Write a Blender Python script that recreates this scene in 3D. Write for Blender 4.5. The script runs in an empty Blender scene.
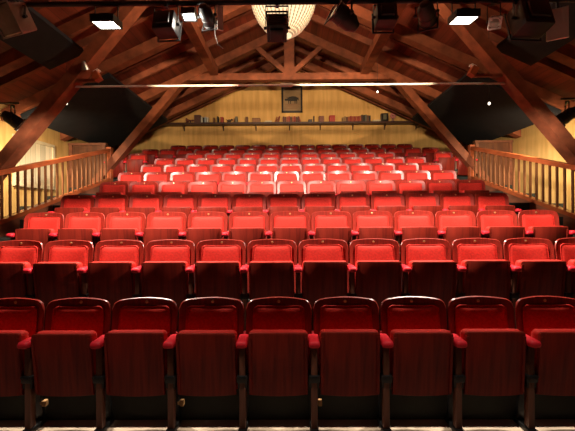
import bpy, math, random
from mathutils import Vector, Matrix
random.seed(7)
SC = bpy.context.scene
COL = SC.collection
PI = math.pi
E = 1.52            # eye height above the front floor
F = 356.0           # focal length in pixels of the 575-wide frame
def at(px, py, d):  # a point of the photograph at depth d
    return Vector(((px - 290) / F * d, d, E + (215.5 - py) / F * d))

# ------------------------------------------------------------------ materials
def mat(name, base, rough=0.5, spec=0.5, metal=0.0, coat=0.0, var=0.0, scale=(8, 8, 8), bump=0.0,
        sheen=0.0, dark=None, emit=None, estr=0.0, detail=4.0):
    m = bpy.data.materials.new(name); m.use_nodes = True
    nt = m.node_tree; b = nt.nodes['Principled BSDF']
    b.inputs['Base Color'].default_value = (*base, 1)
    b.inputs['Roughness'].default_value = rough
    b.inputs['Specular IOR Level'].default_value = spec
    b.inputs['Metallic'].default_value = metal
    b.inputs['Coat Weight'].default_value = coat
    b.inputs['Coat Roughness'].default_value = 0.15
    b.inputs['Sheen Weight'].default_value = sheen
    if sheen:
        b.inputs['Sheen Tint'].default_value = (1, .3, .25, 1)
        b.inputs['Sheen Roughness'].default_value = 0.4
    if emit:
        b.inputs['Emission Color'].default_value = (*emit, 1)
        b.inputs['Emission Strength'].default_value = estr
    if var or bump:
        tc = nt.nodes.new('ShaderNodeTexCoord'); mp = nt.nodes.new('ShaderNodeMapping')
        mp.inputs['Scale'].default_value = scale
        nz = nt.nodes.new('ShaderNodeTexNoise'); nz.inputs['Detail'].default_value = detail
        nz.inputs['Scale'].default_value = 1.0
        nt.links.new(tc.outputs['Object'], mp.inputs['Vector']); nt.links.new(mp.outputs['Vector'], nz.inputs['Vector'])
        if var:
            rp = nt.nodes.new('ShaderNodeValToRGB')
            d = dark if dark else tuple(c * (1 - var) for c in base)
            rp.color_ramp.elements[0].position = 0.32; rp.color_ramp.elements[0].color = (*d, 1)
            rp.color_ramp.elements[1].position = 0.68; rp.color_ramp.elements[1].color = (*base, 1)
            nt.links.new(nz.outputs['Fac'], rp.inputs['Fac']); nt.links.new(rp.outputs['Color'], b.inputs['Base Color'])
        if bump:
            bp = nt.nodes.new('ShaderNodeBump'); bp.inputs['Strength'].default_value = bump
            bp.inputs['Distance'].default_value = 0.01
            nt.links.new(nz.outputs['Fac'], bp.inputs['Height']); nt.links.new(bp.outputs['Normal'], b.inputs['Normal'])
    return m

def plank_mat(name, base, dark, axis, width, rough=0.55, scale=(6, 1, 6)):
    """boards with dark joints every `width` metres along an object axis"""
    m = mat(name, base, rough, 0.4, var=0.5, dark=dark, scale=scale, detail=5)
    nt = m.node_tree; b = nt.nodes['Principled BSDF']
    tc = nt.nodes.new('ShaderNodeTexCoord'); sp = nt.nodes.new('ShaderNodeSeparateXYZ')
    nt.links.new(tc.outputs['Object'], sp.inputs[0])
    dv = nt.nodes.new('ShaderNodeMath'); dv.operation = 'DIVIDE'; dv.inputs[1].default_value = width
    fr = nt.nodes.new('ShaderNodeMath'); fr.operation = 'FRACT'
    gt = nt.nodes.new('ShaderNodeMath'); gt.operation = 'GREATER_THAN'; gt.inputs[1].default_value = 0.06
    nt.links.new(sp.outputs[axis], dv.inputs[0]); nt.links.new(dv.outputs[0], fr.inputs[0]); nt.links.new(fr.outputs[0], gt.inputs[0])
    # each board a little different
    fl = nt.nodes.new('ShaderNodeMath'); fl.operation = 'FLOOR'; nt.links.new(dv.outputs[0], fl.inputs[0])
    wn = nt.nodes.new('ShaderNodeTexWhiteNoise'); wn.noise_dimensions = '1D'; nt.links.new(fl.outputs[0], wn.inputs['W'])
    mr = nt.nodes.new('ShaderNodeMapRange'); mr.inputs['To Min'].default_value = 0.7; mr.inputs['To Max'].default_value = 1.1
    nt.links.new(wn.outputs['Value'], mr.inputs['Value'])
    ml = nt.nodes.new('ShaderNodeMath'); ml.operation = 'MULTIPLY'
    nt.links.new(mr.outputs[0], ml.inputs[0])
    mr2 = nt.nodes.new('ShaderNodeMapRange'); mr2.inputs['To Min'].default_value = 0.45; mr2.inputs['To Max'].default_value = 1.0
    nt.links.new(gt.outputs[0], mr2.inputs['Value']); nt.links.new(mr2.outputs[0], ml.inputs[1])
    src = b.inputs['Base Color'].links[0].from_socket
    mx = nt.nodes.new('ShaderNodeMix'); mx.data_type = 'RGBA'; mx.blend_type = 'MULTIPLY'; mx.inputs['Factor'].default_value = 1
    nt.links.new(src, mx.inputs[6]); nt.links.new(ml.outputs[0], mx.inputs[7])
    nt.links.new(mx.outputs[2], b.inputs['Base Color'])
    return m

M = {}
M['velvet'] = mat('red_velvet', (0.62, 0.028, 0.018), 0.75, 0.25, var=0.25, scale=(60, 60, 60), bump=0.15, sheen=0.06)
M['velvet_seat'] = mat('seat_velvet', (0.58, 0.025, 0.017), 0.7, 0.25, var=0.2, scale=(60, 60, 60), bump=0.15, sheen=0.06)
M['armpad'] = mat('red_arm_pad', (0.68, 0.015, 0.03), 0.55, 0.3, var=0.15, scale=(70, 70, 70), bump=0.1, sheen=0.06)
M['mahogany'] = mat('mahogany_lacquer', (0.30, 0.024, 0.014), 0.36, 0.45, coat=0.15, var=0.5, scale=(45, 10, 3.5), dark=(0.16, 0.012, 0.008))
M['seat_wood'] = mat('seat_plywood', (0.24, 0.020, 0.010), 0.45, 0.2, coat=0.0, var=0.5, scale=(50, 10, 2.6), dark=(0.13, 0.010, 0.006))
M['post_wood'] = mat('post_wood', (0.16, 0.055, 0.03), 0.45, 0.4, var=0.4, scale=(30, 30, 4))
M['iron'] = mat('black_iron', (0.016, 0.015, 0.015), 0.38, 0.5, metal=0.3)
M['steel'] = mat('steel', (0.6, 0.57, 0.52), 0.3, 0.5, metal=0.8)
M['brass'] = mat('brass_plate', (0.75, 0.5, 0.24), 0.3, 0.5, metal=0.7)
M['tan'] = mat('tan_block', (0.5, 0.27, 0.1), 0.6, var=0.3, scale=(30, 30, 30))
M['stage_floor'] = mat('stage_floor', (0.5, 0.38, 0.28), 0.6, var=0.25, scale=(5, 5, 5))
M['tier'] = mat('tier_paint', (0.04, 0.042, 0.034), 0.7, 0.3, var=0.3, scale=(4, 4, 4))
M['wall'] = mat('ochre_wall', (0.70, 0.41, 0.15), 0.75, 0.2, var=0.3, scale=(9, 9, 1.0), dark=(0.54, 0.31, 0.10), bump=0.12, detail=8)
M['ceil'] = plank_mat('ceiling_boards', (0.30, 0.055, 0.024), (0.17, 0.028, 0.013), 0, 0.14, scale=(8, 1, 8))
M['beam'] = mat('beam_wood', (0.31, 0.085, 0.036), 0.6, 0.3, var=0.5, scale=(5, 5, 5), bump=0.1)
M['rafter'] = mat('rafter_wood', (0.30, 0.085, 0.042), 0.6, 0.3, var=0.5, scale=(5, 5, 5))
M['rail'] = mat('rail_wood', (0.52, 0.115, 0.035), 0.4, 0.4, coat=0.2, var=0.4, scale=(8, 3, 8))
M['baluster'] = mat('baluster_wood', (0.24, 0.085, 0.03), 0.5, 0.4, var=0.4, scale=(25, 25, 4))
M['stringer'] = mat('stringer_wood', (0.27, 0.09, 0.045), 0.5, 0.4, var=0.45, scale=(10, 3, 10))
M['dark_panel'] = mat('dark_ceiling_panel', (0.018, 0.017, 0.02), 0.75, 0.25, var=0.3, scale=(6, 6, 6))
M['shelf'] = mat('shelf_wood', (0.06, 0.018, 0.012), 0.5, var=0.3, scale=(5, 20, 20))
M['cream_board'] = plank_mat('cream_boards', (0.8, 0.66, 0.46), (0.7, 0.55, 0.36), 1, 0.16, scale=(8, 8, 1.5))
M['cream_trim'] = mat('cream_trim', (0.72, 0.56, 0.36), 0.6, var=0.2, scale=(6, 6, 6))
M['can'] = mat('black_lamp_can', (0.012, 0.012, 0.013), 0.45, 0.5, var=0.2, scale=(20, 20, 20))
M['grey_can'] = mat('grey_lamp_face', (0.3, 0.27, 0.22), 0.6, var=0.25, scale=(9, 9, 9))
M['white_metal'] = mat('white_metal', (0.85, 0.82, 0.76), 0.4, 0.5)
M['rod'] = mat('white_rod', (0.95, 0.93, 0.9), 0.4, 0.5)
M['lens'] = mat('dark_lens', (0.05, 0.07, 0.11), 0.08, 0.8)
M['lens_lit'] = mat('lit_lens', (0.8, 0.85, 1), 0.2, emit=(0.65, 0.85, 1.0), estr=1.2)
M['flood_glass'] = mat('flood_glass', (1, 1, 1), 0.3, emit=(1.0, 0.9, 0.75), estr=14.0)
M['bulb'] = mat('lit_bulb', (1, 1, 1), 0.3, emit=(1.0, 0.88, 0.7), estr=3.0)
M['chandelier'] = mat('lit_beaded_silk', (0.9, 0.75, 0.5), 0.5, emit=(1.0, 0.78, 0.46), estr=1.25, var=0.25, scale=(30, 30, 30))
M['bead'] = mat('crystal_bead', (0.95, 0.85, 0.7), 0.12, 0.8, emit=(1.0, 0.72, 0.42), estr=0.3)
M['gilt'] = mat('gilt_metal', (0.55, 0.36, 0.14), 0.35, metal=0.8)
M['picture_frame'] = mat('black_frame', (0.012, 0.008, 0.007), 0.35)
M['paper'] = mat('aged_paper', (0.30, 0.18, 0.085), 0.6, var=0.35, scale=(3, 3, 5))
M['ink'] = mat('dark_ink', (0.02, 0.014, 0.012), 0.7)
M['brown_line'] = mat('brown_ink', (0.22, 0.07, 0.03), 0.7)
M['partition'] = plank_mat('partition_boards', (0.22, 0.075, 0.03), (0.13, 0.04, 0.018), 0, 0.12, scale=(8, 8, 1.5))
M['cable'] = mat('cable_rubber', (0.3, 0.26, 0.22), 0.6)
BOOKC = {}
def bookmat(name, c):
    if name not in BOOKC: BOOKC[name] = mat('cover_' + name.replace(' ', '_'), c, 0.55, var=0.2, scale=(20, 20, 20))
    return BOOKC[name]
M['pages'] = mat('book_pages', (0.7, 0.6, 0.42), 0.8, var=0.2, scale=(10, 10, 90))

# ------------------------------------------------------------------ mesh helper
class MB:
    def __init__(s): s.v = []; s.f = []; s.mi = []; s.cur = 0
    def add(s, vs, fs):
        o = len(s.v); s.v += [tuple(v) for v in vs]
        for f in fs: s.f.append(tuple(i + o for i in f)); s.mi.append(s.cur)
    def box(s, c, d, rot=None, bev=0.0):
        x, y, z = d[0] / 2, d[1] / 2, d[2] / 2
        if bev <= 0:
            vs = [Vector((i, j, k)) for i in (-x, x) for j in (-y, y) for k in (-z, z)]
            fs = [(0, 1, 3, 2), (4, 6, 7, 5), (0, 4, 5, 1), (2, 3, 7, 6), (0, 2, 6, 4), (1, 5, 7, 3)]
        else:
            b = min(bev, x * .95, y * .95, z * .95)
            vs, fs = [], []
            prof = []
            for zz, ins in ((-z, b), (-z + b * .3, b * .3), (-z + b, 0), (z - b, 0), (z - b * .3, b * .3), (z, b)):
                ring = []
                X, Y = x - ins, y - ins
                r = b * .9
                for (sx, sy, a0) in ((1, 1, 0), (-1, 1, PI / 2), (-1, -1, PI), (1, -1, 1.5 * PI)):
                    for q in range(3):
                        a = a0 + q * PI / 4
                        ring.append(Vector((sx * (X - r) + r * math.cos(a), sy * (Y - r) + r * math.sin(a), zz)))
                prof.append(ring)
            n = 12
            for ring in prof: vs += ring
            for k in range(len(prof) - 1):
                for i in range(n):
                    j = (i + 1) % n
                    fs.append((k * n + i, k * n + j, (k + 1) * n + j, (k + 1) * n + i))
            fs.append(tuple(reversed(range(n)))); fs.append(tuple((len(prof) - 1) * n + i for i in range(n)))
        if rot is not None: vs = [rot @ v for v in vs]
        c = Vector(c); s.add([v + c for v in vs], fs); return s
    def beam(s, p, q, w, h, up=(0, 0, 1)):
        p, q = Vector(p), Vector(q); d = (q - p); L = d.length; d.normalize()
        up = Vector(up); r = d.cross(up)
        if r.length < 1e-4: r = d.cross(Vector((0, 1, 0)))
        r.normalize(); u = r.cross(d).normalized()
        R = Matrix((r, d, u)).transposed()
        return s.box((p + q) / 2, (w, L, h), R)
    def tube(s, pts, rad, n=8, cap=True):
        pts = [Vector(p) for p in pts]; rings = []
        nrm = None
        for i, p in enumerate(pts):
            t = (pts[min(i + 1, len(pts) - 1)] - pts[max(i - 1, 0)]).normalized()
            if nrm is None:
                a = Vector((0, 0, 1)) if abs(t.z) < .9 else Vector((1, 0, 0))
                nrm = t.cross(a).normalized()
            else:
                nrm = (nrm - t * nrm.dot(t)).normalized()
            bn = t.cross(nrm)
            r = rad[i] if isinstance(rad, (list, tuple)) else rad
            rings.append([p + (nrm * math.cos(2 * PI * k / n) + bn * math.sin(2 * PI * k / n)) * r for k in range(n)])
        vs = [v for r in rings for v in r]; fs = []
        for i in range(len(pts) - 1):
            for k in range(n):
                j = (k + 1) % n
                fs.append((i * n + k, i * n + j, (i + 1) * n + j, (i + 1) * n + k))
        if cap:
            fs.append(tuple(reversed(range(n)))); fs.append(tuple((len(pts) - 1) * n + k for k in range(n)))
        s.add(vs, fs); return s
    def lathe(s, prof, n=20, R=None, c=(0, 0, 0), cap=True):
        """prof: (radius, height) about z"""
        R = R or Matrix.Identity(3); c = Vector(c)
        vs = [R @ Vector((r * math.cos(2 * PI * k / n), r * math.sin(2 * PI * k / n), h)) + c for r, h in prof for k in range(n)]
        fs = []
        for i in range(len(prof) - 1):
            for k in range(n):
                j = (k + 1) % n
                fs.append((i * n + k, i * n + j, (i + 1) * n + j, (i + 1) * n + k))
        if cap:
            fs.append(tuple(reversed(range(n)))); fs.append(tuple((len(prof) - 1) * n + k for k in range(n)))
        s.add(vs, fs); return s
    def sphere(s, c, r, n=10, sc=(1, 1, 1)):
        vs, fs = [], []
        c = Vector(c); m = n // 2
        for i in range(1, m):
            a = PI * i / m
            for k in range(n):
                b = 2 * PI * k / n
                vs.append(c + Vector((r * sc[0] * math.sin(a) * math.cos(b), r * sc[1] * math.sin(a) * math.sin(b), r * sc[2] * math.cos(a))))
        vs.append(c + Vector((0, 0, r * sc[2]))); vs.append(c - Vector((0, 0, r * sc[2])))
        T, B = len(vs) - 2, len(vs) - 1
        for i in range(m - 2):
            for k in range(n):
                j = (k + 1) % n
                fs.append((i * n + k, (i + 1) * n + k, (i + 1) * n + j, i * n + j))
        for k in range(n):
            j = (k + 1) % n
            fs.append((T, k, j)); fs.append((B, (m - 2) * n + j, (m - 2) * n + k))
        s.add(vs, fs); return s
    def shell(s, fr, bk, nu, nv, mid=None):
        """closed solid from a front grid fr(i,j) and a back grid bk(i,j); optional bulged rim mid(i,j)"""
        o = []
        vs = [fr(i, j) for j in range(nv + 1) for i in range(nu + 1)]
        N = len(vs)
        vs += [bk(i, j) for j in range(nv + 1) for i in range(nu + 1)]
        fs = []
        ix = lambda i, j: j * (nu + 1) + i
        for j in range(nv):
            for i in range(nu):
                fs.append((ix(i, j), ix(i + 1, j), ix(i + 1, j + 1), ix(i, j + 1)))
                fs.append((N + ix(i, j), N + ix(i, j + 1), N + ix(i + 1, j + 1), N + ix(i + 1, j)))
        loop = [(i, 0) for i in range(nu)] + [(nu, j) for j in range(nv)] + [(i, nv) for i in range(nu, 0, -1)] + [(0, j) for j in range(nv, 0, -1)]
        L = len(loop)
        if mid:
            m0 = len(vs); vs += [mid(i, j) for i, j in loop]
            for k in range(L):
                a, b = loop[k], loop[(k + 1) % L]
                fs.append((ix(*b), ix(*a), m0 + k, m0 + (k + 1) % L))
                fs.append((m0 + (k + 1) % L, m0 + k, N + ix(*a), N + ix(*b)))
        else:
            for k in range(L):
                a, b = loop[k], loop[(k + 1) % L]
                fs.append((ix(*b), ix(*a), N + ix(*a), N + ix(*b)))
        s.add(vs, fs); return s
    def prism(s, pts, a, b, axis='y'):
        """polygon extruded from a to b. axis x: pts=(y,z); y: pts=(x,z); z: pts=(x,y)"""
        def P(p, t): return {'x': (t, p[0], p[1]), 'y': (p[0], t, p[1]), 'z': (p[0], p[1], t)}[axis]
        n = len(pts); vs = [P(p, a) for p in pts] + [P(p, b) for p in pts]
        fs = [tuple(range(n)), tuple(reversed(range(n, 2 * n)))]
        for i in range(n):
            j = (i + 1) % n; fs.append((j, i, n + i, n + j))
        s.add(vs, fs); return s
    def build(s, name, mats, parent=None, loc=None, smooth=None):
        me = bpy.data.meshes.new(name); me.from_pydata(s.v, [], s.f)
        import bmesh
        bm = bmesh.new(); bm.from_mesh(me); bmesh.ops.recalc_face_normals(bm, faces=bm.faces); bm.to_mesh(me); bm.free()
        if not isinstance(mats, (list, tuple)): mats = [mats]
        for m in mats: me.materials.append(m)
        if len(mats) > 1:
            for p, k in zip(me.polygons, s.mi): p.material_index = k
        if smooth is not None:
            for p in me.polygons: p.use_smooth = True
            me.set_sharp_from_angle(angle=math.radians(smooth))
        o = bpy.data.objects.new(name, me); COL.objects.link(o)
        if parent is not None: o.parent = parent
        if loc is not None: o.location = loc
        return o

def tag(o, label, cat, group=None):
    o['label'] = label; o['category'] = cat
    if group: o['group'] = group
    return o
def thing(name, label, cat, loc=(0, 0, 0), group=None):
    o = bpy.data.objects.new(name, None); COL.objects.link(o); o.location = loc
    o.empty_display_size = 0.1
    return tag(o, label, cat, group)
def struct(o): o['kind'] = 'structure'; return o
def rebase(root):
    """children were built in world coordinates: move them under a root that stands elsewhere"""
    for ch in root.children: ch.location = Vector(ch.location) - root.location
def copy_tree(o, parent=None):
    c = o.copy(); COL.objects.link(c)
    if parent is not None: c.parent = parent
    for ch in o.children: copy_tree(ch, c)
    return c

# ------------------------------------------------------------------ rows
D = [0, 2.70, 3.535] + [4.37 + .835 * k for k in range(9)]              # depth of the back tops, rows 1..11
TOP = [0, -.618, -.236] + [.05 + .268 * k for k in range(9)]
FLOOR = [0] + [TOP[r] + E - .90 for r in range(1, 12)]
FLOOR[1] = 0.0
TOP[1] = -.62
XW = 5.85
WALLY = 11.9
BD = 3.4            # depth of the lighting bar
FRONT = -1.6

# ------------------------------------------------------------------ setting
b = MB(); b.box((0, (FRONT + D[1] - .05) / 2, -.06), (2 * XW, D[1] - .05 - FRONT, .12))
struct(b.build('floor', M['stage_floor']))
for r in range(2, 12):
    y0 = D[r - 1] - .05; y1 = (D[r] - .05) if r < 11 else WALLY
    b = MB(); lo = FLOOR[r] - min(.26, FLOOR[r] * .5)      # a lower gangway runs between railing and wall
    b.prism([(-XW, 0), (XW, 0), (XW, lo), (4.66, lo), (4.66, FLOOR[r]), (-4.66, FLOOR[r]), (-4.66, lo), (-XW, lo)], y0, y1)
    struct(b.build('floor_tier', M['tier']))
SL = .46
def roofz(x): return E + 5.0 - SL * abs(x)
for sx, nm in ((-1, 'wall_left'), (1, 'wall_right')):
    b = MB(); b.box((sx * (XW + .06), (FRONT + WALLY) / 2, (roofz(XW)) / 2), (.12, WALLY - FRONT, roofz(XW)))
    struct(b.build(nm, M['wall']))
b = MB(); zt = roofz(XW)
b.prism([(-XW, 0), (XW, 0), (XW, zt), (0, roofz(0)), (-XW, zt)], WALLY, WALLY + .12)
struct(b.build('wall_back', M['wall']))
b = MB()
for sx in (-1, 1):
    pts = [(0, roofz(0)), (sx * (XW + .12), roofz(XW + .12)), (sx * (XW + .12), roofz(XW + .12) + .1), (0, roofz(0) + .1)]
    b.prism(pts, FRONT, WALLY + .12)
struct(b.build('ceiling', M['ceil']))
b = MB()
for y in [2.2 + .62 * k for k in range(16)]:
    if any(abs(y - t) < .2 for t in (5.9, 7.25, 9.1, 11.0)): continue
    for sx in (-1, 1):
        b.prism([(0, roofz(0)), (sx * XW, roofz(XW)), (sx * XW, roofz(XW) - .15), (0, roofz(0) - .15)], y - .04, y + .04)
struct(b.build('trim_1', M['rafter']))
# corner posts on the side walls near the back
for sx, nm in ((-1, 'trim_2'), (1, 'trim_3')):
    b = MB(); b.box((sx * (XW - .06), 10.5, (FLOOR[10] + roofz(XW)) / 2), (.12, .14, roofz(XW) - FLOOR[10]))
    struct(b.build(nm, M['beam']))
# boarded window in the left wall
w = bpy.data.objects.new('window_1', None); COL.objects.link(w); w.location = (-XW, 8.1, E + .72); struct(w)
b = MB(); b.box((.02, 0, .49), (.04, 1.16, .98)); b.build('shutter_board', M['cream_board'], w)
b = MB()
for (y, z, dy, dz) in ((0, 1.0, 1.26, .07), (0, -.02, 1.3, .08), (-.6, .49, .07, .98), (.6, .49, .07, .98)):
    b.box((.035, y, z), (.07, dy, dz))
b.build('window_frame', M['cream_trim'], w)

# ------------------------------------------------------------------ roof trusses
def truss(y, label, collar=True, rod=False, braces=None, lift=0.0):
    t = thing('roof_truss', label, 'roof truss', (0, y, E + 4.5))
    apex = E + 4.63 + lift
    for sx in (-1, 1):
        b = MB(); x1 = XW - .02
        b.prism([(0, apex), (0, apex + .22), (sx * x1, apex + .22 - SL * x1), (sx * x1, apex - SL * x1)], y - .1, y + .1)
        b.build('rafter', M['beam'], t)
    if braces:
        zi, sl, xa = braces       # brace line z = zi - sl x, relative to the eye, foot at xa
        xt = (zi - 4.63) / (sl - SL) - .12
        for sx in (-1, 1):
            p = Vector((sx * xa, y - .02, E + zi - sl * xa)); q = Vector((sx * xt, y - .02, E + zi - sl * xt))
            b = MB(); b.beam(p, q, .18, .24, (0, 1, 0)); b.build('knee_brace', M['beam'], t)
    if collar:
        zc = E + 3.53
        xc = (4.63 - 3.53) / SL
        b = MB(); b.box((0, y, zc), (2 * xc + .3, .16, .17)); b.build('collar_beam', M['beam'], t)
        b = MB(); b.box((0, y, (zc + apex) / 2 + .05), (.26, .18, apex - zc)); b.build('king_post', M['beam'], t)
        for sx in (-1, 1):
            b = MB(); b.beam((sx * .1, y, zc + .12), (sx * .82, y, apex - SL * .82 + .03), .12, .14, (0, 1, 0)); b.build('strut', M['beam'], t)
    if rod:
        z = E + (215.5 - 85) / F * y; xr = (braces[0] - (z - E)) / braces[1] - .02
        b = MB(); b.tube([(-xr, y, z), (xr, y, z)], .017, 10)
        r = b.build('tie_rod', M['rod'], t, smooth=40)
        b = MB(); b.tube([(-.16, y, z), (-.13, y, z), (.03, y, z), (.06, y, z)], [.02, .034, .034, .02], 10); b.build('turnbuckle', M['white_metal'], r, smooth=40)
    for ch in t.children: ch.location = Vector(ch.location) - t.location
    return t
truss(5.9, 'nearest timber roof truss, with big knee braces and a white tie rod', collar=False, rod=True, braces=(393 / F * 5.9, 1.186, 5.68))
truss(7.25, 'plain pair of timber rafters between the nearest truss and the king post truss', collar=False)
truss(9.1, 'roof truss with king post, collar beam and smaller knee braces behind the chandelier', braces=(259 / F * 9.1, 1.163, 5.0))
truss(11.0, 'farthest timber roof truss, close to the ochre back wall, above the bookshelf', collar=False, lift=.13)
for sx, s in ((-1, 'left'), (1, 'right')):
    b = MB(); b.beam((sx * 1.9, 4.2, E + 4.63 - SL * 1.9 - .1), (sx * 1.9, 9.0, E + 4.63 - SL * 1.9 - .1), .2, .2)
    tag(b.build('purlin', M['beam']), 'brown timber running lengthwise under the roof, %s of the chandelier' % s, 'roof beam')
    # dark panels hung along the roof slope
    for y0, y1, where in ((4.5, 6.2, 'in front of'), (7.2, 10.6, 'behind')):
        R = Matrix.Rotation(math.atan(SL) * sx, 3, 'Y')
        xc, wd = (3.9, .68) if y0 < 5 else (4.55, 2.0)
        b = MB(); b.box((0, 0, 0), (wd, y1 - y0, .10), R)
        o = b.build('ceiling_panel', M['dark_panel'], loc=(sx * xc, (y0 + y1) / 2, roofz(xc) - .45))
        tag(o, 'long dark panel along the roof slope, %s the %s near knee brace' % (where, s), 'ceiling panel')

# ------------------------------------------------------------------ theatre seat
def yback(x, z):
    t = 0.90 - z
    return -t * 0.035 - t * t * .25 - 0.042 * (x / .24) ** 2
def ztop(x, hw=.24, z0=.90, r=.055, crown=.020):
    ax = abs(x); z = z0 - crown * (x / hw) ** 2
    e = ax - (hw - r)
    if e > 0: z -= r - math.sqrt(max(r * r - e * e, 0))
    return z
NU, NV = 24, 12
def xs(i, hw=.24):
    u = -1 + 2 * i / NU
    return hw * math.sin(u * PI / 2) * .35 + hw * u * .65
def backrest_mesh():
    b = MB()
    zb = .34
    def pt(i, j, off, grow=0):
        x = xs(i); zt_ = ztop(x); z = zb + (zt_ - zb) * j / NV
        g = Vector((x * (1 + grow / .24), 0, z + (grow if j == NV else 0)))
        return Vector((g.x, yback(x, z) + off, g.z))
    b.shell(lambda i, j: pt(i, j, -.009), lambda i, j: pt(i, j, .012), NU, NV, mid=lambda i, j: pt(i, j, .001, .005))
    return b
def rail_frame_mesh():
    return None
def cushion_mesh():
    b = MB(); nu, nv = 18, 14; hw = .192
    def pt(i, j, t):
        u = -1 + 2 * i / nu; v = -1 + 2 * j / nv
        u = math.copysign(abs(u) ** .7, u); v = math.copysign(abs(v) ** .7, v)
        x = hw * u * (1 - .03 * v)
        zt_ = .838 + .010 * u * u - .02 * max(0, abs(u) - .85) / .15
        z = .40 + (zt_ - .40) * (v + 1) / 2
        bul = ((1 - abs(u) ** 5) * (1 - abs(v) ** 5)) ** .5
        return Vector((x, yback(x, z) - .0095 - t * (.006 + .020 * bul), z))
    b.shell(lambda i, j: pt(i, j, 1), lambda i, j: pt(i, j, 0), nu, nv)
    loop = [(i, 0) for i in range(nu)] + [(nu, j) for j in range(nv)] + [(i, nv) for i in range(nu, 0, -1)] + [(0, j) for j in range(nv, -1, -1)]
    b.tube([pt(i, j, 1) + Vector((0, -.002, 0)) for i, j in loop], .0045, 6)
    return b
HINGE = Vector((0, -.185, .37))
def seat_outline(hw, h0, h1, sag, r, n=5):
    pts = []
    for k in range(9):
        x = -hw + 2 * hw * k / 8; pts.append((x, h0 - sag * (1 - (x / hw) ** 2)))
    for k in range(n + 1):
        a = k * PI / 2 / n; pts.append((hw - r + r * math.cos(a), h1 - r + r * math.sin(a)))
    for k in range(n + 1):
        a = PI / 2 + k * PI / 2 / n; pts.append((-hw + r + r * math.cos(a), h1 - r + r * math.sin(a)))
    return pts
def slab(b, pts, y0, y1, shear=-.10, bev=.006):
    """outline (x,z) swept in y with slightly eased edges; shear leans it"""
    cx = 0; cz = sum(p[1] for p in pts) / len(pts)
    def ring(y, ins):
        out = []
        for x, z in pts:
            dx, dz = x - cx, z - cz
            fx = 1 - ins / max(.2, .21); fz = 1 - ins / .22
            zz = cz + dz * fz; out.append(Vector((cx + dx * fx, y + shear * zz, zz)))
        return out
    rings = [ring(y0, bev), ring(y0 + bev * .6 * (1 if y1 > y0 else -1), bev * .25), ring((y0 + y1) / 2, 0), ring(y1 - bev * .6 * (1 if y1 > y0 else -1), bev * .25), ring(y1, bev)]
    n = len(pts); vs = [v for r in rings for v in r]; fs = [tuple(range(n)), tuple(reversed(range((len(rings) - 1) * n, len(rings) * n)))]
    for k in range(len(rings) - 1):
        for i in range(n):
            j = (i + 1) % n; fs.append((k * n + j, k * n + i, (k + 1) * n + i, (k + 1) * n + j))
    b.add(vs, fs)
def seat_pan_mesh():
    b = MB(); slab(b, seat_outline(.205, -.105, .338, .012, .018), -.036, -.012, bev=.004)
    for sx in (-1, 1):
        b.box((sx * .195, -.037 - .1 * .11, .11), (.017, .01, .40), Matrix.Rotation(math.atan(.10), 3, 'X'))
    return b
def seat_cushion_mesh():
    b = MB(); slab(b, seat_outline(.209, -.085, .341, .0, .03), -.0118, .064, bev=.018); return b
def arm_mesh():
    b = MB()
    # front post, tapered foot, side plate and rear leg
    b.cur = 0
    b.box((0, -.205, .315), (.044, .052, .59), bev=.006)
    b.cur = 1
    b.box((0, -.17, .02), (.06, .2, .04), bev=.008)
    b.box((0, -.12, .45), (.018, .13, .33))
    b.beam((0, -.14, .32), (0, -.09, .02), .022, .05, (1, 0, 0))
    b.box((0, -.115, .012), (.05, .12, .024), bev=.006)
    return b
def pad_mesh():
    b = MB(); b.box((0, -.19, .636), (.078, .19, .05), bev=.018); return b
def hinge_mesh():
    b = MB(); b.box((0, -.213, .385), (.078, .06, .052), bev=.008)
    for sx in (-1, 1):
        b.tube([(sx * .030, -.24, .405), (sx * .030, -.252, .405)], .008, 8); b.box((sx * .026, -.21, .345), (.014, .04, .05))
    return b
def bracket_mesh():
    b = MB(); b.box((0, -.075, .652), (.016, .02, .034)); return b
def block_mesh():
    b = MB(); b.box((.047, -.12, .165), (.03, .035, .042), bev=.005); b.box((.026, -.12, .165), (.02, .02, .02)); return b
def number_plate_mesh():
    b = MB(); R = Matrix.Rotation(PI / 2, 3, 'X')
    b.lathe([(.0115, 0), (.0115, .003), (.009, .0045), (.0, .0045)], 14, R, (0, yback(0, .872) - .0088, .872), cap=False); return b

proto = thing('theatre_seat', 'x', 'theatre seat')
bk = backrest_mesh().build('backrest', M['mahogany'], proto, smooth=50)
cu = cushion_mesh().build('back_cushion', M['velvet'], bk, smooth=60)
npo = number_plate_mesh().build('number_plate', M['brass'], bk, smooth=40)
npo['label'] = 'round brass number plate'
st = seat_pan_mesh().build('seat', M['seat_wood'], proto, loc=HINGE, smooth=40)
sc_ = seat_cushion_mesh().build('seat_cushion', M['velvet_seat'], st, smooth=70)
def add_arm(parent, x):
    a = arm_mesh().build('arm_stand', [M['post_wood'], M['iron']], parent, loc=(x, 0, 0), smooth=35)
    pad_mesh().build('arm_pad', M['armpad'], a, smooth=60)
    hinge_mesh().build('hinge', M['iron'], a, smooth=40)
    bracket_mesh().build('bracket', M['steel'], a)
    return a
arm = add_arm(proto, -.25)
blk = block_mesh().build('seat_stop', M['tan'], arm)

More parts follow.
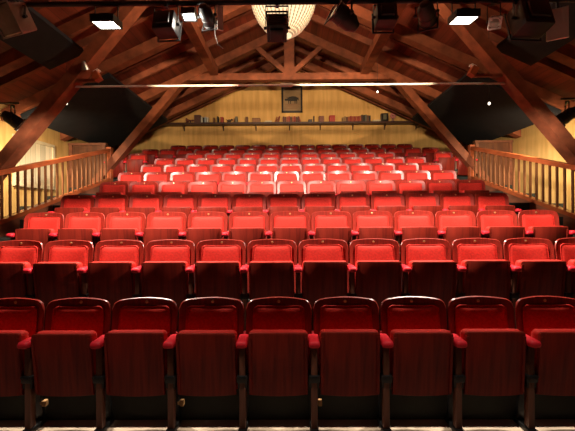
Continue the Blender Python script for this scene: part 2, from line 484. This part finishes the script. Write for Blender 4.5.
ORD = ['first', 'second', 'third', 'fourth', 'fifth', 'sixth', 'seventh', 'eighth', 'ninth', 'tenth', 'eleventh', 'twelfth', 'thirteenth', 'fourteenth', 'fifteenth', 'sixteenth', 'seventeenth']
ROWN = ['', 'front', 'second', 'third', 'fourth', 'fifth', 'sixth', 'seventh', 'eighth', 'ninth', 'tenth', 'back']
LOOK = {1: 'shadowed red seat with dark wooden folded seat bottom', 2: 'red seat with black-looking folded bottom', 3: 'bright red lit theatre seat',
        4: 'red theatre seat with dark frame', 5: 'lit red theatre seat', 6: 'red theatre seat', 7: 'bright red theatre seat', 8: 'red theatre seat with gleaming frame',
        9: 'red theatre seat', 10: 'half-hidden dim red seat', 11: 'dark maroon seat before the ochre wall'}
ROWS = {1: (-.175, range(-5, 6)), 2: (-.354, range(-6, 8)), 3: (0, range(-6, 7)), 4: (-.18, range(-6, 7)), 5: (.06, range(-6, 7)), 6: (-.12, range(-6, 7)),
        7: (.05, range(-6, 7)), 8: (0, range(-6, 7)), 9: (.03, [-9, -8] + list(range(-5, 6)) + [8, 9]), 10: (.02, range(-8, 9)), 11: (.1, range(-7, 8))}
first = True
for r, (off, ks) in ROWS.items():
    ks = list(ks)
    vis = [k for k in ks if not ((r == 1 and abs(k) == 5) or (r == 2 and k in (-6, 7)))]
    for k in ks:
        if first: o = proto; first = False
        else:
            o = copy_tree(proto)
        x = (k + off) * .5
        o.location = (x, D[r], FLOOR[r])
        look = LOOK[r]
        o['group'] = 'theatre seats in the %s row' % ROWN[r]
        if k not in vis:
            o['label'] = 'red seat of the %s row just beyond the %s edge of the photo' % (ROWN[r], 'left' if k < 0 else 'right')
        elif r == 9 and abs(k) > 5:
            side = 'left' if k < 0 else 'right'
            o['label'] = 'dim red seat apart in the ninth row, %s the %s railing post' % ('right behind' if abs(k) == 9 else 'one place in from', side)
        else:
            v = [q for q in vis if not (r == 9 and abs(q) > 5)]
            i = v.index(k); n = len(v)
            if i == n // 2 and n % 2: pos = 'middle of the row'
            elif i == 0: pos = 'leftmost of the row'
            elif i == n - 1: pos = 'rightmost of the row'
            elif i < n / 2: pos = '%s from the left' % ORD[i]
            else: pos = '%s from the right' % ORD[n - 1 - i]
            o['label'] = '%s, %s row, %s' % (look, ROWN[r] if r < 11 else 'back', pos)
        for ch in o.children:
            if ch.name.split('.')[0] == 'seat':
                ch.rotation_euler.x = math.radians(random.uniform(-2.0, 2.0))
        # the end of a row carries a second arm
        if (k + 1) not in ks:
            src = [c for c in o.children if c.name.startswith('arm_stand')][0]
            c = copy_tree(src, o); c.location = (.25, 0, 0)
    # brown block only under some seats of the front row
for o in list(bpy.data.objects):
    if o.name.split('.')[0] == 'seat_stop':
        root = o.parent.parent
        keep = root.location.y < 2.8 and round((root.location.x / .5) + .175) in (-3, -1, 1) and o.parent.location.x < 0
        if not keep: bpy.data.objects.remove(o)

# ------------------------------------------------------------------ stair railings
XR = 4.6
def rail_z(y, which):
    # measured lines of the railing: bottom of bottom rail and top of handrail, relative to the eye
    yb0, zb0, yb1, zb1 = 5.647, -.097, 9.29, .986
    yt0, zt0, yt1, zt1 = 5.647, .76, 8.99, 1.715
    if which == 'b': return E + zb0 + (y - yb0) * (zb1 - zb0) / (yb1 - yb0)
    return E + zt0 + (y - yt0) * (zt1 - zt0) / (yt1 - yt0)
for sx, s in ((-1, 'left'), (1, 'right')):
    Y0, Y1 = 4.3, 9.05
    t = thing('stair_railing', 'sloping wooden stair railing with square balusters on the %s side of the seats' % s, 'railing', (sx * XR, Y0, FLOOR[2]))
    off = t.location
    L = lambda y, z: Vector((0, y - Y0, z - off.z))
    def par(y0, y1, za0, za1, hgt, w, name, m):
        b = MB(); b.prism([(y0 - Y0, za0 - off.z), (y1 - Y0, za1 - off.z), (y1 - Y0, za1 + hgt - off.z), (y0 - Y0, za0 + hgt - off.z)], -w / 2, w / 2, 'x')
        return b.build(name, m, t)
    par(Y0, Y1, rail_z(Y0, 't') - .085, rail_z(Y1, 't') - .085, .085, .10, 'handrail', M['rail'])
    par(Y0, Y1, rail_z(Y0, 'b'), rail_z(Y1, 'b'), .07, .12, 'bottom_rail', M['rail'])
    # solid stringer boards down to the steps
    b = MB()
    zf = lambda y: max([FLOOR[r] for r in range(2, 12) if D[r - 1] - .05 <= y + 1e-6] + [0])
    poly = [(Y0, rail_z(Y0, 'b')), (Y1, rail_z(Y1, 'b'))]
    steps = []
    ys = [D[r - 1] - .05 for r in range(3, 12) if Y0 < D[r - 1] - .05 < Y1]
    y = Y1; steps.append((Y1, zf(Y1 - .01)))
    for yy in reversed(ys):
        steps.append((yy, zf(yy + .01))); steps.append((yy, zf(yy - .01)))
    steps.append((Y0, zf(Y0)))
    poly += steps
    b.prism([(p[0] - Y0, p[1] - off.z) for p in poly], -.03, .03, 'x')
    b.build('stringer', M['stringer'], t)
    n = int((Y1 - Y0 - .2) / .17)
    for k in range(n):
        y = Y1 - .17 - .17 * k
        z0 = rail_z(y, 'b') + .06; z1 = rail_z(y, 't') - .07
        b = MB(); b.box((0, y - Y0, (z0 + z1) / 2 - off.z), (.03, .034, z1 - z0)); b.build('baluster', M['baluster'], t)
    b = MB(); z0, z1 = FLOOR[8], rail_z(Y1, 't') + .03
    b.box((0, Y1 + .0 - Y0, (z0 + z1) / 2 - off.z), (.13, .12, z1 - z0), bev=.008); b.build('newel_post', M['rail'], t)
    # low board partition between railing and wall
    p = thing('board_partition', 'low brown board partition between the %s railing and the side wall' % s, 'partition', (sx * 5.34, 9.4, FLOOR[9]))
    hgt = 1.12
    b = MB(); b.box((0, 0, hgt / 2), (.98, .05, hgt)); b.build('board_panel', M['partition'], p)
    b = MB(); b.box((0, -.01, hgt + .03), (1.0, .12, .06)); b.build('cap_rail', M['stringer'], p)
    b = MB(); b.box((-sx * .44, -.045, hgt / 2), (.08, .04, hgt)); b.box((sx * .44, -.045, hgt / 2), (.08, .04, hgt)); b.build('stile', M['stringer'], p)

# ------------------------------------------------------------------ back wall: shelf, picture, books
SZ = at(290, 122.4, 11.7).z
b = thing('wall_shelf', 'long dark wooden shelf across the ochre back wall', 'shelf', (0, WALLY, SZ))
m = MB(); m.box((.15, -.14, -.03), (9.1, .28, .06)); m.build('shelf_board', M['shelf'], b)
for px in (183, 223, 256, 290, 321, 354, 386, 418):
    x = (px - 290) / F * 11.7
    m = MB(); m.box((x, -.12, -.075), (.03, .2, .03)); m.box((x, -.015, -.14), (.03, .03, .16)); m.beam((x, -.2, -.09), (x, -.02, -.21), .02, .02); m.build('shelf_bracket', M['shelf'], b)

pc = thing('framed_picture', 'black-framed print of a dark four-legged animal hanging above the shelf', 'picture', (at(292.6, 100, WALLY).x, WALLY, at(290, 113, WALLY).z))
W_, H_ = .70, .88
m = MB()
for (x, z, w_, h_) in ((0, .03, W_, .06), (0, H_ - .03, W_, .06), (-W_ / 2 + .03, H_ / 2, .06, H_), (W_ / 2 - .03, H_ / 2, .06, H_)): m.box((x, -.025, z), (w_, .05, h_))
m.build('frame', M['picture_frame'], pc)
m = MB(); m.box((0, -.01, H_ / 2), (W_ - .1, .02, H_ - .1)); pr = m.build('print', M['paper'], pc)
m = MB()   # animal silhouette: body, neck, head, ears, four legs, tail
Yp = -.0225
def blob(pts): m.prism(pts, -.0245, -.0195)
blob([(-.17, .47), (-.1, .53), (.02, .55), (.13, .54), (.19, .5), (.19, .42), (.12, .39), (-.02, .385), (-.13, .40)])
blob([(-.17, .47), (-.13, .40), (-.22, .40), (-.25, .43), (-.22, .47)])
blob([(-.17, .50), (-.19, .54), (-.14, .51)])
for x in (-.11, -.05, .10, .16): blob([(x - .016, .41), (x + .018, .41), (x + .01, .30), (x - .01, .30)])
blob([(.18, .5), (.21, .52), (.235, .40), (.22, .40)])
m.build('animal_figure', M['ink'], pr)
m = MB()
for z, x0, x1 in ((.28, -.25, .25), (.22, -.2, .22), (.15, -.25, .18)): m.prism([(x0, z), (x1, z), (x1, z + .012), (x0, z + .012)], -.0225, -.0195)
m.build('ground_line', M['brown_line'], pr)

def book(px0, px1, h, cname, c, label, lean=0.0, group='books and boxes on the long wall shelf', name='book', cat='book'):
    x0, x1 = (px0 - 290) / F * 11.72, (px1 - 290) / F * 11.72
    w_ = max(x1 - x0 - .006, .02)
    t = thing(name, label, cat, ((x0 + x1) / 2, 11.75, SZ), group)
    dp = .16
    mt = bookmat(cname, c)
    m = MB(); tk = min(.006, w_ * .2)
    m.box((-w_ / 2 + tk / 2, 0, h / 2), (tk, dp, h)); m.box((w_ / 2 - tk / 2, 0, h / 2), (tk, dp, h)); m.box((0, -dp / 2 + tk / 2, h / 2), (w_, tk, h))
    m.build('cover', mt, t)
    m = MB(); m.box((0, .004, h / 2), (w_ - 2 * tk, dp - .012, h - .012)); m.build('pages', M['pages'], t)
    if lean:
        t.rotation_euler.y = lean
        t.location.z += abs(math.sin(lean)) * w_ / 2 + .001
    return t
RED = (.34, .035, .02); BR = (.16, .06, .025); TAN = (.36, .2, .08); DK = (.03, .025, .025); ORN = (.42, .1, .03); WH = (.62, .58, .5); GR = (.14, .12, .08)
book(213.6, 215.2, .17, 'brown', BR, 'small brown book alone, right of the pale stack on the shelf')
book(217.6, 219.0, .21, 'dark', DK, 'thin dark book just left of the red book in the left half of the shelf')
book(221.0, 224.0, .19, 'red', RED, 'thick red book in the left half of the shelf')
book(234.0, 235.0, .13, 'tan', TAN, 'thin tan booklet left of the dark upright book', 0)
book(235.6, 238.2, .2, 'dark green', GR, 'dark greenish book upright, left of the centre of the shelf')
book(246.0, 248.4, .19, 'brown', BR, 'brown book standing alone left of the brown box')
book(275.2, 276.4, .19, 'rust', ORN, 'rust-red book leaning right, below left of the framed picture', .3)
book(277.6, 278.8, .21, 'red', RED, 'red book leaning right, second of the leaning pair below the picture', .3)
names = [('maroon', (.16, .03, .025)), ('brown', BR), ('rust', ORN), ('red', RED), ('dark brown', (.08, .035, .02)), ('rust', ORN), ('red', RED), ('brown', BR), ('maroon', (.16, .03, .025))]
hs = [.19, .18, .19, .2, .185, .19, .195, .18, .19]
for i, ((n_, c_), h) in enumerate(zip(names, hs)):
    x0 = 283.2 + i * 1.85
    book(x0, x0 + 1.8, h, n_, c_, '%s book in the tight row under the framed picture, %s from the left' % (n_, ORD[i]), group='books under the framed picture')
book(300.6, 301.8, .17, 'rust', ORN, 'rust book slumped against the right end of the row under the picture', -.3)
book(313.8, 315.0, .2, 'dark', DK, 'thin dark book standing alone right of the picture')
names2 = [('tan', TAN), ('tan', TAN), ('brown', BR), ('rust', ORN), ('red', RED), ('rust', ORN), ('red', RED), ('rust', ORN), ('red', RED), ('rust', ORN), ('dark brown', (.08, .035, .02)), ('dark', DK), ('dark green', GR), ('brown', BR), ('dark', DK)]
for i, (n_, c_) in enumerate(names2):
    x0 = 342.6 + i * 1.88
    h = [.15, .18, .16, .17, .19, .18, .18, .185, .18, .19, .23, .22, .23, .21, .2][i]
    book(x0, x0 + 1.84, h, n_, c_, '%s book in the long row right of the red box, %s from the left' % (n_, ORD[i]), group='long row of books right of centre')
def box_thing(px0, px1, h, name, cat, mt, label, lid=True, d=.18):
    x0, x1 = (px0 - 290) / F * 11.72, (px1 - 290) / F * 11.72
    t = thing(name, label, cat, ((x0 + x1) / 2, 11.76, SZ))
    w_ = x1 - x0
    m = MB(); m.box((0, 0, h * .42), (w_, d, h * .84), bev=.006); m.build('body', mt, t)
    m = MB(); m.box((0, 0, h * .92), (w_ * 1.03, d * 1.03, h * .16), bev=.006); m.build('lid', mt, t)
    return t
box_thing(253.0, 260.6, .15, 'wooden_box', 'box', bookmat('box brown', (.26, .11, .04)), 'low brown wooden box on the shelf left of the picture')
box_thing(319.5, 324.4, .2, 'storage_box', 'box', bookmat('box maroon', (.2, .06, .04)), 'maroon box with pale sides right of the picture')
box_thing(329.8, 335.4, .22, 'red_box', 'box', bookmat('box red', (.4, .03, .02)), 'bright red box standing right of centre on the shelf')
box_thing(309.0, 312.6, .09, 'tin', 'tin', bookmat('tin dark', (.07, .05, .04)), 'low dark tin beside the thin dark book right of the picture')
# flat magazines
for i, (px0, px1, z) in enumerate(((265, 272.6, 0), (266, 272.2, .028))):
    x0, x1 = (px0 - 290) / F * 11.72, (px1 - 290) / F * 11.72
    t = thing('magazine', ['pale magazine lying at the bottom of the flat pile left of the picture', 'upper pale magazine of the flat pile left of the picture'][i], 'magazine', ((x0 + x1) / 2, 11.76, SZ + z), 'flat magazine pile')
    m = MB(); m.box((0, 0, .0135), (x1 - x0, .2, .020)); m.build('pages', M['pages'], t)
    m = MB(); m.box((0, 0, .0255), (x1 - x0 + .004, .204, .004)); m.box((0, 0, .0017), (x1 - x0 + .004, .204, .0034)); m.build('cover', bookmat('pale', TAN), t)
for i in range(2):
    x0, x1 = (373.2 - 290) / F * 11.72, (380.2 - 290) / F * 11.72
    t = thing('magazine', ['dark magazine lying under another, left of the black radio', 'top dark magazine left of the black radio'][i], 'magazine', ((x0 + x1) / 2 + .01 * i, 11.76, SZ + .03 * i), 'dark flat magazines')
    m = MB(); m.box((0, 0, .015), (x1 - x0, .2, .022)); m.build('pages', M['pages'], t)
    m = MB(); m.box((0, 0, .0275), (x1 - x0 + .004, .204, .004)); m.box((0, 0, .002), (x1 - x0 + .004, .204, .004)); m.build('cover', bookmat('magdark', (.05, .03, .025)), t)
# black box with a pale dial
t = thing('radio', 'black square box with a faint pale face near the right end of the shelf', 'box', ((385 - 290) / F * 11.72, 11.76, SZ))
m = MB(); m.box((0, 0, .14), (.24, .16, .28), bev=.01); m.build('case', M['picture_frame'], t)
m = MB(); m.box((0, -.083, .15), (.11, .008, .17)); m.build('face', bookmat('face', (.1, .09, .05)), t)
# model at the left end: dark toy, picture card, pale stack
t = thing('horn', 'dark red horn-shaped ornament at the left end of the shelf', 'ornament', ((190.5 - 290) / F * 11.72, 11.76, SZ))
m = MB(); R = Matrix.Rotation(PI / 2, 3, 'Y'); m.lathe([(.09, -.14), (.07, -.11), (.025, -.04), (.018, .03), (.03, .08), (.012, .12)], 16, R, (0, 0, .105)); m.build('horn_bell', bookmat('horn red', (.13, .03, .02)), t, smooth=40)
m = MB(); m.box((0, 0, .01), (.2, .09, .02)); m.box((0, 0, .05), (.03, .05, .08)); m.build('stand', M['shelf'], t)
box_thing(194.6, 201.0, .27, 'card_box', 'box', bookmat('card', (.1, .035, .025)), 'tall dark red box near the left end of the shelf', d=.12)
for i, (px0, px1, n_, c_) in enumerate(((201.6, 203.4, 'white', WH), (203.4, 205, 'dark', DK), (205, 207, 'pale blue', (.4, .45, .5)), (207, 209, 'white', WH))):
    book(px0, px1, [.2, .17, .2, .19][i], n_, c_, '%s case beside the tall dark red box, %s of its four' % (n_, ['first', 'second', 'third', 'last'][i]), group='four pale and dark cases', name='media_case', cat='case')
t = thing('toy_animal', 'small dark animal figurine left of the dark greenish book', 'figurine', ((229.5 - 290) / F * 11.72, 11.76, SZ))
m = MB(); m.sphere((0, 0, .09), .05, 10, (1.5, .7, .8)); m.sphere((.085, 0, .12), .03, 8, (1.2, .8, 1))
for x in (-.045, .045):
    for y in (-.02, .02): m.tube([(x, y, .08), (x, y, 0)], .012, 6)
m.tube([(-.07, 0, .1), (-.11, 0, .13)], .008, 6); m.build('body', bookmat('figurine', (.05, .03, .02)), t, smooth=60)
# pink flower at the right end
t = thing('flower_vase', 'pink flower in a small vase at the right end of the shelf', 'vase', ((393.5 - 290) / F * 11.72, 11.76, SZ))
m = MB(); m.lathe([(.03, 0), (.045, .03), (.05, .06), (.025, .1), (.03, .12)], 14); m.build('vase', bookmat('vase', (.3, .15, .12)), t, smooth=40)
m = MB(); m.tube([(0, 0, .1), (0, 0, .18)], .006, 6); m.build('stem', bookmat('stem', (.1, .15, .05)), t)
m = MB()
for k in range(6):
    a = k * PI / 3; m.sphere((.06 * math.cos(a), -.01, .21 + .06 * math.sin(a)), .045, 8, (1, .4, 1))
m.build('petals', bookmat('pink', (.62, .2, .2)), t, smooth=60)
m = MB(); m.sphere((0, -.02, .21), .028, 8); m.build('flower_centre', bookmat('pale', TAN), t, smooth=60)

# ------------------------------------------------------------------ chandelier
cd = at(284.5, 0, 5.0)
ch = thing('chandelier', 'big glowing cream beaded bowl chandelier hanging at the top centre', 'chandelier', (cd.x, 5.0, cd.z))
Rc = .455
prof = [(.0, -.50), (.10, -.50), (.13, -.485), (.25, -.40), (.35, -.27), (.415, -.13), (.445, 0), (Rc, .12), (.44, .2)]
m = MB(); m.lathe(prof, 40, cap=False); m.build('bowl', M['chandelier'], ch, smooth=60)
for k in range(40):
    a = 2 * PI * k / 40; pts, rad = [], []
    for i in range(1, len(prof) - 1):
        (r0, h0), (r1, h1) = prof[i], prof[i + 1]
        n = max(1, int(math.hypot(r1 - r0, h1 - h0) / .04))
        for q in range(n):
            for f2, rr in ((0, .003), (.25, .010), (.5, .012), (.75, .010)):
                f = (q + f2) / n; r = r0 + (r1 - r0) * f + .014; h = h0 + (h1 - h0) * f
                pts.append((r * math.cos(a), r * math.sin(a), h)); rad.append(rr)
    m = MB(); m.tube(pts, rad, 6); m.build('bead_strand', M['bead'], ch, smooth=80)
m = MB(); m.lathe([(Rc + .02, .11), (Rc + .02, .15), (Rc - .02, .15), (Rc - .02, .11), (Rc + .02, .11)], 40, cap=False); m.build('rim_ring', M['gilt'], ch, smooth=40)
m = MB(); m.tube([(0, 0, .2), (0, 0, roofz(0) - cd.z - .02)], .012, 8)
for k in range(6):
    a = 2 * PI * k / 6; m.tube([(Rc * math.cos(a), Rc * math.sin(a), .14), (0, 0, .75)], .006, 6)
m.build('hanging_chain', M['gilt'], ch)
m = MB(); m.lathe([(.0, 0), (.04, .01), (.03, .05), (.0, .06)], 16, c=(0, 0, -.555), cap=False); m.build('finial', M['gilt'], ch, smooth=50)

# ------------------------------------------------------------------ lighting bar and stage lights
BARY = BD; BARZ = E + 213.5 / F * BD
m = MB(); m.tube([(-3.4, BARY, BARZ), (3.4, BARY, BARZ)], .024, 12)
lb = m.build('lighting_bar', M['can'], smooth=40); tag(lb, 'black horizontal lighting bar along the top of the photo', 'lighting bar')
m = MB()
for x in (-3.3, -1.1, 1.1, 3.3): m.tube([(x, BARY, BARZ), (x, BARY, roofz(x) - .01)], .012, 8)
m.build('hanger', M['can'], lb)

def frame_of(d):
    d = Vector(d).normalized(); a = Vector((0, 0, 1)) if abs(d.z) < .95 else Vector((0, 1, 0))
    x = a.cross(d).normalized(); y = d.cross(x)
    return Matrix((x, y, d)).transposed()
def stage_light(px, py, w_px, aim, label, dep=BD, lens='lens', length=None, square=False, body='can', yoke_to='bar', group='stage lights on the lighting bar'):
    p = at(px, py, dep); w_ = w_px / F * dep; r = w_ * .42; Lh = length or w_ * 1.1
    t = thing('stage_light', label, 'stage light', p, group)
    R = frame_of(aim)
    m = MB()
    if square:
        m.box((0, 0, 0), (0, 0, 0)) if False else None
        m.box(Vector((0, 0, 0)), (w_ * .9, w_ * .85, Lh), R, bev=.012)
        m.box(R @ Vector((0, 0, -Lh * .55)), (w_ * .6, w_ * .5, Lh * .2), R, bev=.01)
        for k in range(4): m.box(R @ Vector((0, w_ * .44, -Lh * .3 + k * Lh * .18)), (w_ * .7, .012, .01), R)
    else:
        m.lathe([(r * .35, -Lh * .62), (r * .55, -Lh * .58), (r * .72, -Lh * .42), (r * .92, -Lh * .3), (r * .95, Lh * .1), (r, Lh * .12), (r, Lh * .42), (r * 1.06, Lh * .44), (r * 1.06, Lh * .5), (r * .9, Lh * .5)], 22, R, cap=True)
    m.build('housing', M[body], t, smooth=35)
    m = MB()
    # gel frame: four bars round the mouth
    g = (w_ * .47 if square else r * 1.12); z = Lh * .53
    for (x, y, a, c) in ((0, g, 2.1 * g, .014), (0, -g, 2.1 * g, .014)): m.box(R @ Vector((x, y, z)), (a, c, .012), R)
    for x in (-g, g): m.box(R @ Vector((x, 0, z)), (.014, 2.1 * g, .012), R)
    m.build('gel_frame', M[body], t)
    m = MB(); m.lathe([(r * .86, Lh * .505), (r * .6, Lh * .525), (0, Lh * .535)], 20, R, cap=False); m.build('lens', M[lens], t, smooth=60)
    if yoke_to:
        m = MB(); top = Vector((0, BARY - dep, BARZ - p.z)) if yoke_to == 'bar' else Vector(yoke_to) - p
        side = R @ Vector((1, 0, 0)); side = Vector((side.x, side.y, 0)).normalized() if abs(side.z) < .9 else Vector((1, 0, 0))
        s_ = w_ * .52
        up = (top.normalized() if top.length > .02 else Vector((0, 0, 1)))
        hl = max(top.length - .04, .03)
        for q in (-1, 1):
            m.beam(side * s_ * q, side * s_ * q + up * hl, .018, .006, side)
            m.tube([side * (s_ * q * .85), side * (s_ * q * 1.15)], .014, 8)
        m.beam(side * -s_ + up * hl, side * s_ + up * hl, .018, .006, up)
        m.box(up * (hl + .02), (.03, .055, .05))
        m.build('yoke', M['can'], t)
    return t
stage_light(167, 24, 24, (.1, 1, -.25), 'black square stage light left of the small lit lamp', square=True, length=.16)
stage_light(208, 15, 17, (.2, .9, -.4), 'small dark stage light beside the white barn door')
stage_light(278, 28, 22, (0, .55, .85), 'black stage light with pale blue glowing top in front of the chandelier', lens='lens_lit', square=True, length=.2)
stage_light(346, 19, 23, (-.8, -.35, .45), 'tilted black stage light with a pale front edge, right of the chandelier', body='can', lens='lens')
stage_light(386, 18, 22, (.0, 1, -.15), 'black stage light with slotted back, second to the right of the chandelier', square=True, length=.17)
stage_light(427, 15, 20, (.5, .9, -.3), 'black stage light just left of the right-hand lit floodlight')
stage_light(530, 21, 34, (-.1, 1, -.3), 'wide black stage light right of the small silver lamp', square=True, length=.2)
stage_light(14, 17, 30, (-.3, -.8, -.5), 'big stage light with a grey face in the top left corner', square=True, length=.18, body='grey_can', lens='grey_can')
stage_light(494, 23, 11, (-.2, -.6, -.6), 'small silver lamp beside the right-hand floodlight', body='white_metal', lens='steel')
# side-wall stage lights on wall arms
for sx, px, s in ((-1, 12, 'left'), (1, 566, 'right')):
    dep = 6.3; p = at(px, 118, dep)
    arm_p = Vector((sx * (XW - .02), dep, p.z + .30))
    t = stage_light(px, 118, 15, (-sx * .6, .3, -.5), 'black stage light on an arm from the %s side wall' % s, dep=dep, yoke_to=(p.x, dep, p.z + .26), group='stage lights on the side walls')
    m = MB(); m.tube([arm_p - p, Vector((p.x - sx * .1, dep, p.z + .30)) - p], .018, 8); m.box(arm_p - p, (.04, .12, .12)); m.build('wall_arm', M['can'], t)
# white barn-door flag and grey flag
def flag(px, py, wpx, hpx, mt, label, rot):
    p = at(px, py, BD); t = thing('barn_door', label, 'barn door', p, 'loose barn doors on the bar')
    R = Matrix.Rotation(rot, 3, 'Z')
    m = MB(); m.box((0, 0, 0), (wpx / F * BD, .006, hpx / F * BD), R)
    m.box((0, 0, -hpx / F * BD / 2), (wpx / F * BD, .02, .01), R); m.build('plate', mt, t)
    m = MB(); m.beam((0, 0, hpx / F * BD / 2), (0, 0, BARZ - p.z), .016, .016, (0, 1, 0)); m.build('stem', M['can'], t)
flag(221, 17, 6, 24, M['white_metal'], 'white upright barn-door plate between the small lit lamp and the chandelier', .5)
flag(557, 26, 18, 30, M['white_metal'], 'grey barn-door plate near the top right corner', -.5)
p = at(218, 30, BD)
m = MB(); m.tube([at(218, 3, BD), at(216, 18, BD), at(216, 34, BD + .02), at(219, 44, BD), at(224, 48, BD)], .004, 6)
tag(m.build('cable', M['cable']), 'thin pale cable dangling below the white barn door', 'cable')

# floodlights (lit), facing down
def flood(px, py, label, w_=.19, d_=.16, tilt=.1):
    p = at(px, py, BD); t = thing('floodlight', label, 'floodlight', p, 'lit floodlights')
    R = Matrix.Rotation(tilt, 3, 'X')
    m = MB()
    for (c, s_) in (((0, 0, .055), (w_ + .03, d_ + .03, .012)), ((-(w_ + .02) / 2, 0, .022), (.012, d_ + .03, .06)), (((w_ + .02) / 2, 0, .022), (.012, d_ + .03, .06)),
                    ((0, -(d_ + .02) / 2, .022), (w_ + .02, .012, .06)), ((0, (d_ + .02) / 2, .022), (w_ + .02, .012, .06)), ((0, 0, .075), (w_ * .5, d_ * .5, .03))):
        m.box(R @ Vector(c), s_, R)
    m.build('housing', M['can'], t)
    m = MB(); m.box(R @ Vector((0, 0, .0)), (w_, d_, .008), R); m.build('glass', M['flood_glass'], t)
    m = MB()
    for q in (-1, 1): m.beam(((w_ + .03) / 2 * q, 0, .02), ((w_ + .03) / 2 * q, 0, BARZ - p.z - .03), .016, .006, (1, 0, 0))
    m.box((0, 0, BARZ - p.z - .022), (w_ + .05, .02, .012)); m.build('yoke', M['can'], t)
    return p
pL = flood(107, 23, 'lit white floodlight at the top left, above the left knee brace')
pR = flood(464, 21.5, 'lit white floodlight at the top right, above the right knee brace')
pS = flood(190, 16, 'small lit floodlight left of the white barn door', .10, .08, -.2)

# ------------------------------------------------------------------ small fittings on the near truss
for px, py, s, sx in ((97, 75, 'left', -1), (473, 73, 'right', 1)):
    p = at(px, py, 5.8); t = thing('wooden_bracket', 'small wooden arm with a block at its tip on the %s near knee brace' % s, 'bracket', p)
    m = MB(); m.box((0, 0, 0), (.10, .12, .14), Matrix.Rotation(.5 * sx, 3, 'Y')); m.build('block', M['rail'], t)
    m = MB(); m.box((-.0 * sx, 0, .085), (.09, .1, .02), Matrix.Rotation(.5 * sx, 3, 'Y')); m.build('cap', M['white_metal'], t)
    m = MB(); m.box((sx * .25, .02, -.06), (.46, .05, .045)); m.build('arm', M['beam'], t)
p = at(84.5, 64, 5.74); t = thing('clip_lamp', 'small silver clip lamp on the left near knee brace', 'lamp', p)
m = MB(); m.lathe([(.012, .07), (.03, .05), (.045, 0), (.06, -.06)], 14, Matrix.Rotation(.5, 3, 'X'), cap=False); m.build('shade', M['steel'], t, smooth=40)
m = MB(); m.tube([(0, 0, .05), (0, .03, .1), (0, .06, .1)], .01, 6); m.build('clip', M['can'], t)
for px, py, dep, lab in ((378, 92.5, 8.3, 'tiny lit bulb hanging right of the framed picture'), (489, 105, 6.3, 'tiny lit bulb under the roof right of the far knee brace'), (66, 101.5, 6.35, 'tiny lit bulb under the roof beside the left near knee brace')):
    p = at(px, py, dep); t = thing('pendant_bulb', lab, 'light bulb', p, 'tiny bulbs under the roof')
    m = MB(); m.sphere((0, 0, 0), .022, 8, (1, 1, 1.3)); m.build('bulb', M['bulb'], t, smooth=60)
    m = MB(); m.tube([(0, 0, .03), (0, 0, roofz(p.x) - p.z - .01)], .004, 5); m.build('cord', M['can'], t)

# ------------------------------------------------------------------ light
def spot(name, loc, target, power, size, blend=.3, col=(1, .88, .72), rad=.06, sx=1.0):
    l = bpy.data.lights.new(name, 'SPOT'); l.energy = power; l.color = col; l.spot_size = math.radians(size); l.spot_blend = blend; l.shadow_soft_size = rad
    o = bpy.data.objects.new(name, l); COL.objects.link(o); o.location = loc
    d = Vector(target) - Vector(loc); o.rotation_euler = d.to_track_quat('-Z', 'Y').to_euler()
    o.scale = (sx, 1, 1)
    return o
def point(name, loc, power, col=(1, .8, .55), rad=.08):
    l = bpy.data.lights.new(name, 'POINT'); l.energy = power; l.color = col; l.shadow_soft_size = rad
    o = bpy.data.objects.new(name, l); COL.objects.link(o); o.location = loc; return o
for nm, p in (('flood_beam_left', pL), ('flood_beam_right', pR)):
    a = math.radians(14.5)
    spot(nm, p + Vector((0, 0, -.04)), p + Vector((0, math.sin(a), -math.cos(a))), 860, 71, .3, rad=.07, sx=4)
    # the long throw of the same flood over the upper rows
    a = math.radians(-16.6)
    spot(nm.replace('beam', 'throw'), p + Vector((0, .06, -.04)), p + Vector((-p.x * .12, math.cos(a), math.sin(a) )), 1250, 33, .6, rad=.07, sx=8)
point('small_flood_beam', pS + Vector((.02, -.02, -.06)), 9, (1, .9, .75), .04)
point('chandelier_bulb', (cd.x, 5.0, cd.z + .32), 370, rad=.12)
for nm, px, tx, pw in (('wash_left', 167, -2.6, 880), ('wash_centre', 386, .5, 1080), ('wash_right', 427, 2.6, 880)):
    q = at(px, 15, BD); spot(nm, q + Vector((0, .16, 0)), (tx, 11.9, q.z + 8.5 * math.tan(math.radians(11))), pw, 18.5, .2, (1, .73, .42), .05, sx=2.2)
for sx, px, nm in ((-1, 12, 'side_beam_left'), (1, 566, 'side_beam_right')):
    q = at(px, 118, 6.3)
    spot(nm, q + Vector((-sx * .12, .1, -.12)), (sx * 5.8, 8.0, E + .9), 380, 130, .8, (1, .85, .55), .06)
for x in (-1.3, 1.3):
    spot('stage_down_light', (x, 1.65, 3.9), (x, 1.95, 0), 160, 23.5, .25, (1, .86, .72), .08, sx=6)
w = bpy.data.worlds.new('world'); SC.world = w; w.use_nodes = True
w.node_tree.nodes['Background'].inputs[0].default_value = (.55, .4, .33, 1)
w.node_tree.nodes['Background'].inputs[1].default_value = 0.012

# ------------------------------------------------------------------ camera
cam = bpy.data.cameras.new('camera'); co = bpy.data.objects.new('camera', cam); COL.objects.link(co)
cam.sensor_width = 36; cam.lens = F / 575 * 36; cam.clip_start = .05
yaw = math.atan(2.5 / F)
co.matrix_world = Matrix.Translation((0, 0, E)) @ Matrix.Rotation(yaw, 4, 'Z') @ Matrix.Rotation(PI / 2, 4, 'X') @ Matrix.Rotation(math.radians(-.3), 4, 'Z')
SC.camera = co
vs = SC.view_settings; vs.view_transform = 'Standard'; vs.look = 'None'; vs.gamma = 1; vs.use_curve_mapping = False; vs.exposure = 0
